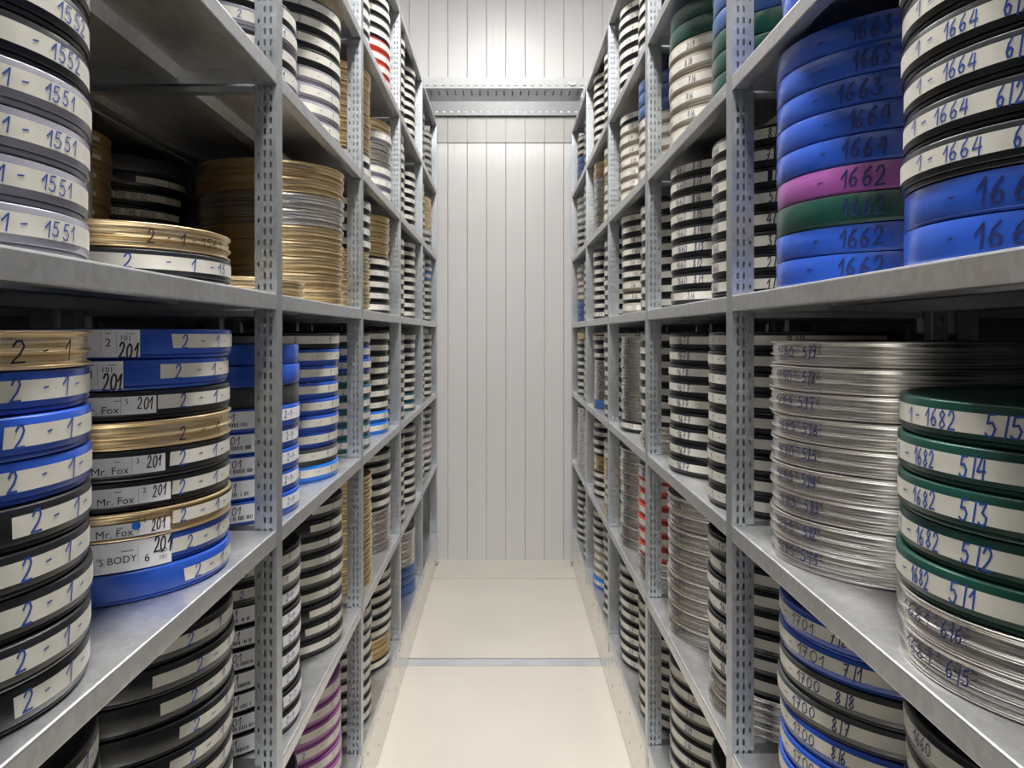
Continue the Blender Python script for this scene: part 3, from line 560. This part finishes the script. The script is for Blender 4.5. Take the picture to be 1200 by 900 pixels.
stack(1, -1, 1, 1.903, 'SSGGGGG', NEAR, hs=1.03, texts={0: T([(-10.0, '1681', 0.034, Ln, 0.56, 5.3), (11.9, '6/5', 0.040, Ln, 0.57, 20.3)], mark='1681 6/5'), 1: T([(-10.0, '1681', 0.034, Ln, 0.56, 5.7), (10.6, '6/6', 0.040, Ln, 0.57, 18.9)], mark='1681 6/6'), 2: T([(-25.0, '1', 0.036, Lb, 0.52, -16.1), (-11.8, '-', 0.034, Lb, 0.52, -7.0), (-3.8, '1682', 0.042, Lb, 0.53, 6.1), (14.5, '5/1', 0.048, Lb, 0.53, 22.9)], [(-70, 120, .28, .76, 'tape')], mark='1682 5/1'), 3: T([(-21.3, '1', 0.036, Lb, 0.52, -14.8), (-10.9, '-', 0.034, Lb, 0.52, -6.3), (-3.3, '1682', 0.042, Lb, 0.53, 8.4), (16.9, '5/2', 0.048, Lb, 0.53, 26.6)], [(-70, 120, .28, .76, 'tape')], mark='1682 5/2'), 4: T([(-27.1, '1', 0.036, Lb, 0.52, -17.5), (-12.7, '-', 0.034, Lb, 0.52, -7.7), (-4.4, '1682', 0.042, Lb, 0.53, 8.1), (16.6, '5/3', 0.048, Lb, 0.53, 26.1)], [(-70, 120, .28, .76, 'tape')], mark='1682 5/3'), 5: T([(-21.3, '1', 0.036, Lb, 0.52, -14.8), (-10.9, '-', 0.034, Lb, 0.52, -6.3), (-3.3, '1682', 0.042, Lb, 0.53, 7.3), (16.9, '5/4', 0.048, Lb, 0.53, 25.6)], [(-70, 120, .28, .76, 'tape')], mark='1682 5/4'), 6: T([(-9.2, '1', 0.036, Lb, 0.52, -6.3), (-3.8, '-', 0.034, Lb, 0.52, -0.6), (1.9, '1682', 0.042, Lb, 0.53, 15.1), (24.4, '5/5', 0.048, Lb, 0.53, 34.8)], [(-70, 120, .28, .76, 'tape')], mark='1682 5/5')})
stack(1, -1, 1, 2.90, 'SSSSSSSSS', FARR, hs=1.0, texts={0: T([(1.5, '1680', 0.034, Ln, 0.56, 15.6), (19.7, '5/1', 0.040, Ln, 0.57, 29.6)], mark='1680 5/1'), 1: T([(1.5, '1680', 0.034, Ln, 0.56, 15.6), (22.4, '5/2', 0.040, Ln, 0.57, 29.6)], mark='1680 5/2'), 2: T([(1.5, '1680', 0.034, Ln, 0.56, 15.6), (21.9, '5/3', 0.040, Ln, 0.57, 29.6)], mark='1680 5/3'), 3: T([(1.5, '1680', 0.034, Ln, 0.56, 15.6), (21.4, '5/4', 0.040, Ln, 0.57, 29.6)], mark='1680 5/4'), 4: T([(1.5, '1680', 0.034, Ln, 0.56, 15.6), (20.8, '5/5', 0.040, Ln, 0.57, 29.6)], mark='1680 5/5'), 5: T([(1.5, '1680', 0.034, Ln, 0.56, 15.6), (20.3, '5/6', 0.040, Ln, 0.57, 29.6)], mark='1680 5/6'), 6: T([(1.5, '1680', 0.034, Ln, 0.56, 15.6), (19.7, '5/7', 0.040, Ln, 0.57, 29.6)], mark='1680 5/7'), 7: T([(1.5, '1680', 0.034, Ln, 0.56, 15.6), (22.4, '5/8', 0.040, Ln, 0.57, 29.6)], mark='1680 5/8'), 8: T([(1.5, '1680', 0.034, Ln, 0.56, 15.6), (21.9, '5/9', 0.040, Ln, 0.57, 29.6)], mark='1680 5/9')})
stack(1, -2, 1, 1.87, 'KKKKKKKKK', NEAR, hs=1.0)
stack(1, -2, 1, 2.80, 'BBBBBDDBB', FARR, hs=1.0, texts={8: T([(-3.7, '-', 0.030, Ln, 0.56, 1.0), (5.6, '1701', 0.038, Ln, 0.56, 21.3), (30.0, '7/2', 0.044, Ln, 0.56, 38.2)], full(-70, 120), mark='1701 7/2'), 7: T([(2.9, '-', 0.030, Ln, 0.56, 6.4), (10.1, '1701', 0.038, Ln, 0.56, 27.4), (36.3, '7/1', 0.044, Ln, 0.56, 44.2)], full(-70, 120), mark='1701 7/1'), 6: T([(2.0, '-', 0.030, Ln, 0.56, 5.6), (9.4, '1700', 0.038, Ln, 0.56, 24.7), (32.4, '8/8', 0.044, Ln, 0.56, 41.1)], full(-70, 120), mark='1700 8/8'), 5: T([(-0.5, '-', 0.030, Ln, 0.56, 3.5), (7.6, '1700', 0.038, Ln, 0.56, 23.7), (32.0, '8/7', 0.044, Ln, 0.56, 40.0)], full(-70, 120), mark='1700 8/7'), 4: T([(-3.7, '-', 0.030, Ln, 0.56, 1.0), (5.6, '1700', 0.038, Ln, 0.56, 21.3), (30.0, '8/6', 0.044, Ln, 0.56, 37.1)], full(-70, 120), mark='1700 8/6'), 3: T([(-3.7, '-', 0.030, Ln, 0.56, 1.0), (5.6, '1700', 0.038, Ln, 0.56, 21.3), (30.0, '8/5', 0.044, Ln, 0.56, 37.1)], full(-70, 120), mark='1700 8/5'), 2: T([(-3.7, '-', 0.030, Ln, 0.56, 1.0), (5.6, '1700', 0.038, Ln, 0.56, 21.3), (30.0, '8/4', 0.044, Ln, 0.56, 37.1)], full(-70, 120), mark='1700 8/4')})
# ---- right rack, bay 2
stack(1, 1, 2, 3.75, 'gggdddd', NEAR, hs=1.04); stack(1, 1, 2, 4.74, 'WWWWWWggg', FARR, hs=1.04)
def t9(k): return T([(-20, '1-', .034, Ln, .56), (-5, '1660', .034, Ln, .56), (46.7, '%d/9' % k, .046, Lk, .56, 54.9)], [(-60, 130, .33, .80, 'tape')] if k < 5 else [(-60, 47 + 4 * (k % 3), .33, .80, 'tape'), (50 + 4 * (k % 3), 130, .33, .80, 'tape')], mark='%d/9' % k)
stack(1, 0, 2, 3.75, 'KKKKKKKKK', NEAR, hs=.99, texts={i: t9(i + 1) for i in range(9)})
stack(1, 0, 2, 4.70, 'KKKKKKKKK', FARR, hs=.97, texts={i: T([(10.2, '1660', .038, Ln, .56, 24.0), (31.5, '8/%d' % i, .044, Ln, .56, 40.3)], full(-60, 120), mark='1660 8/%d' % i) for i in range(1, 9)})
stack(1, -1, 2, 3.825, 'KKKKKKKKK', NEAR, hs=.98, texts={i: T([(1.8, '1', .036, Ln, .56), (11.5, '-', .034, Ln, .56), (19.3, '1699', .04, Ln, .56), (60, '%d/9' % (i + 1), .04, Lk, .56)], full(-60, 120), mark='1-16') for i in range(9)})
stack(1, -1, 2, 4.75, 'KKKKKKKKK', FARR, hs=.97, texts={i: T([(14.7, '1677' if i < 6 else '1678', .042, Ln, .56, 30.1)], full(-60, 120), mark='1677' if i < 6 else '1678') for i in range(9)})
stack(1, -2, 2, 3.82, 'SSKKKKKKK', NEAR, texts={i: T([(4.1, '-', .03, Ln, .56), (12.9, '1699' if i < 8 else '1700', .04, Ln, .56, 26.6), (62, '7/%d' % i, .042, Lk, .56)], full(-60, 120), mark='1699' if i < 8 else '1700') for i in range(2, 9)})
stack(1, -2, 2, 4.80, 'SSSSSSSSS', FARR, hs=1.04)
stack(1, -3, 2, 3.78, 'KKKKKKKK', NEAR); stack(1, -3, 2, 4.74, 'KKKKKKKKK', FARR, hs=1.0)
# ---- right rack, bays 3-5
stack(1, 2, 3, 5.84, 'KKKKKKKKK', NEAR, hs=1.02); stack(1, 2, 3, 6.84, 'KKKKKKKKK', FARR, hs=1.02)
stack(1, 1, 3, 5.86, 'WWWWWdddd', NEAR); stack(1, 1, 3, 6.79, 'WWWWWWWKW', FARR)
stack(1, 0, 3, 5.76, 'KKKKKKKKK', NEAR, hs=1.02); stack(1, 0, 3, 6.69, 'WKWKKKKKK', FARR, hs=.98)
stack(1, -1, 3, 5.78, 'SSKKKKKKK', NEAR, hs=1.0); stack(1, -1, 3, 6.78, 'KSSSSSSSS', FARR)
stack(1, -2, 3, 5.86, 'SSRRRRRRS', NEAR); stack(1, -2, 3, 6.80, 'SSSSSSSSS', FARR, hs=1.03)
stack(1, -3, 3, 5.86, 'KKKKKKKKK', NEAR); stack(1, -3, 3, 6.80, 'KKKKKKKKK', FARR)
stack(1, 2, 4, 7.90, 'KKKKKKKKK', NEAR); stack(1, 2, 4, 8.85, 'KKKKKKKKK', FARR, hs=.99)
stack(1, 1, 4, 7.90, 'WWWWOWOW', NEAR); stack(1, 1, 4, 8.85, 'SSSSSSSOO', FARR)
stack(1, 0, 4, 7.90, 'KKKKKKKKK', NEAR, hs=1.02); stack(1, 0, 4, 8.85, 'KKKKKKKK', FARR)
stack(1, -1, 4, 7.90, 'KKKKKKKKK', NEAR); stack(1, -1, 4, 8.85, 'dSSSSSKKK', FARR)
stack(1, -2, 4, 7.90, 'OWWWOOWW', NEAR); stack(1, -2, 4, 8.85, 'KKKOOKKKK', FARR)
stack(1, -3, 4, 7.92, 'KKKKKKKKK', NEAR); stack(1, -3, 4, 8.85, 'CWWWWKKKK', FARR)
stack(1, 2, 5, 9.92, 'KKKKKKK', NEAR); stack(1, 2, 5, 10.84, 'ddddKKK', FARR)
stack(1, 1, 5, 9.92, 'KKYYYYYY', NEAR); stack(1, 1, 5, 10.84, 'KKKKYYYY', FARR)
stack(1, 0, 5, 9.92, 'WWWWKKKK', NEAR); stack(1, 0, 5, 10.84, 'dddWWWWW', FARR)
stack(1, -1, 5, 9.92, 'WWWWWWWW', NEAR); stack(1, -1, 5, 10.84, 'KKKKKKKKO', FARR)
stack(1, -2, 5, 9.92, 'SSSSSSSS', NEAR); stack(1, -2, 5, 10.84, 'SSSSSSSSS', FARR)
stack(1, -3, 5, 9.92, 'GGGGGGG', NEAR); stack(1, -3, 5, 10.84, 'KKKKKKKK', FARR)

SHELF = {2: 'highest shelf', 1: 'upper shelf', 0: 'middle shelf', -1: 'waist shelf', -2: 'lower shelf', -3: 'bottom shelf'}
BAYN = {1: 'first bay', 2: 'second bay', 3: 'third bay', 4: 'fourth bay', 5: 'last bay'}
ORD = ['', 'second', 'third', 'fourth', 'fifth', 'sixth']
def can_label(c):
    word = CODE[c['code']][2]
    sp = c['spec'] or {}
    mk = sp.get('mark')
    b, t_ = c['i'], c['n'] - 1 - c['i']
    hidden_top = (c['side'] < 0 and c['lev'] == 0 and c['bay'] == 1 and c['far'] == NEAR) or (c['side'] > 0 and c['lev'] == 0 and c['bay'] == 1 and c['far'] == NEAR)
    if c['n'] == 1: place = 'lying alone'
    elif t_ == 0 and not hidden_top: place = 'top of stack'
    elif b == 0: place = 'bottom of stack'
    elif (b <= t_ or hidden_top): place = (ORD[b] if b < 6 else '%dth' % (b + 1)) + ' from bottom'
    else: place = ORD[t_] + ' from top'
    side = 'left' if c['side'] < 0 else 'right'
    rk = side + (' rear rack' if c['row'] else ' rack')
    wc = lambda q: len(__import__('re').findall(r"[\w']+", q))
    s = '%s can%s, %s, %s stack, %s, %s, %s' % (word, '', place, c['far'], SHELF[c['lev']], BAYN[c['bay']], rk)
    if mk:
        s2 = s.replace(' can,', ' can marked %s,' % mk, 1)
        if wc(s2) <= 16: s = s2
        else:
            s2 = s.replace(' can,', ' can %s,' % mk, 1)
            if wc(s2) <= 16: s = s2
    return s
def get_writing(c):
    st, colr, word, tape, h0 = CODE[c['code']]
    if c['spec']:
        return writing_meshes(c['h'] * A, c['spec'], c['seed'])
    k = (tape, st, c['side'], c['seed'] % 7, round(c['h'], 4))
    if k not in wcache:
        sp = default_spec(tape, st, c['seed'], c['side'])
        wcache[k] = writing_meshes(c['h'] * A, sp, c['seed']) if sp else []
    return wcache[k]
metal = [c for c in cans if CODE[c['code']][0] == 'metal']
plast = [c for c in cans if CODE[c['code']][0] != 'metal']
key = lambda c: c['y'] + (3 if c['row'] else 0)
metal.sort(key=key); plast.sort(key=key)
print('cans', len(cans), 'metal', len(metal), 'plastic', len(plast))
single = metal[:300] + plast[:300]; rest = {'metal': metal[300:], 'plastic': plast[300:]}
for c in single:
    st, colr, word, tape, h0 = CODE[c['code']]
    n = 96 if c['bay'] == 1 else (64 if c['bay'] == 2 else 40)
    hm = c['h'] * A
    root = link('metal_film_can' if st == 'metal' else 'plastic_film_can', None, None, W(c['x'], c['y'], c['z']),
                (0, 0, (math.pi if c['side'] > 0 else 0) + math.radians(c['rot'])))
    tag(root, can_label(c), 'film can', 'film cans on the %s of the %s rack' % (SHELF[c['lev']], 'left' if c['side'] < 0 else 'right'))
    a, b = can_mesh(st, colr, hm, n)
    link('can_body', a, root); link('lid', b, root)
    for tm, wm in get_writing(c):
        t = link(tm.name.split('.')[0], tm, root) if tm else root
        if wm: link('writing', wm, t)
for kind, lst in rest.items():
    if not lst: continue
    mb = MB(); names = []
    def idx(mt):
        if mt not in names: names.append(mt)
        return names.index(mt)
    for c in lst:
        st, colr, word, tape, h0 = CODE[c['code']]
        hm = c['h'] * A; base = W(c['x'], c['y'], c['z']); rz = (math.pi if c['side'] > 0 else 0) + math.radians(c['rot'])
        cr, sr = math.cos(rz), math.sin(rz)
        tmp = MB(); bp, lp = bodies(st, 32)
        lathe(tmp, [(r, z * hm) for r, z in bp], 32, 0, cap_top=False); lathe(tmp, [(r, z * hm) for r, z in lp], 32, 0)
        src = [(tmp.v, tmp.f, [colr] * len(tmp.f), True)]
        for me in [q for pr in get_writing(c) for q in pr]:
            if me: src.append(([v.co[:] for v in me.vertices], [tuple(p.vertices) for p in me.polygons], [me.materials[p.material_index].name for p in me.polygons], False))
        for vs, fs, ms, sm in src:
            off = len(mb.v)
            mb.v += [(x * cr - y * sr + base.x, x * sr + y * cr + base.y, z + base.z) for x, y, z in vs]
            for f, mt in zip(fs, ms):
                mb.f.append([off + q for q in f]); mb.m.append(idx(mt)); mb.sm.append(True)
    bynm = {v.name: v for v in M.values()}
    o = link(kind + '_film_cans', mb.mesh('film_cans', [M[q] if q in M else bynm[q] for q in names]))
    tag(o, 'distant stacks of %s film cans filling both racks near the end wall' % kind, 'film can', None, 'stuff')
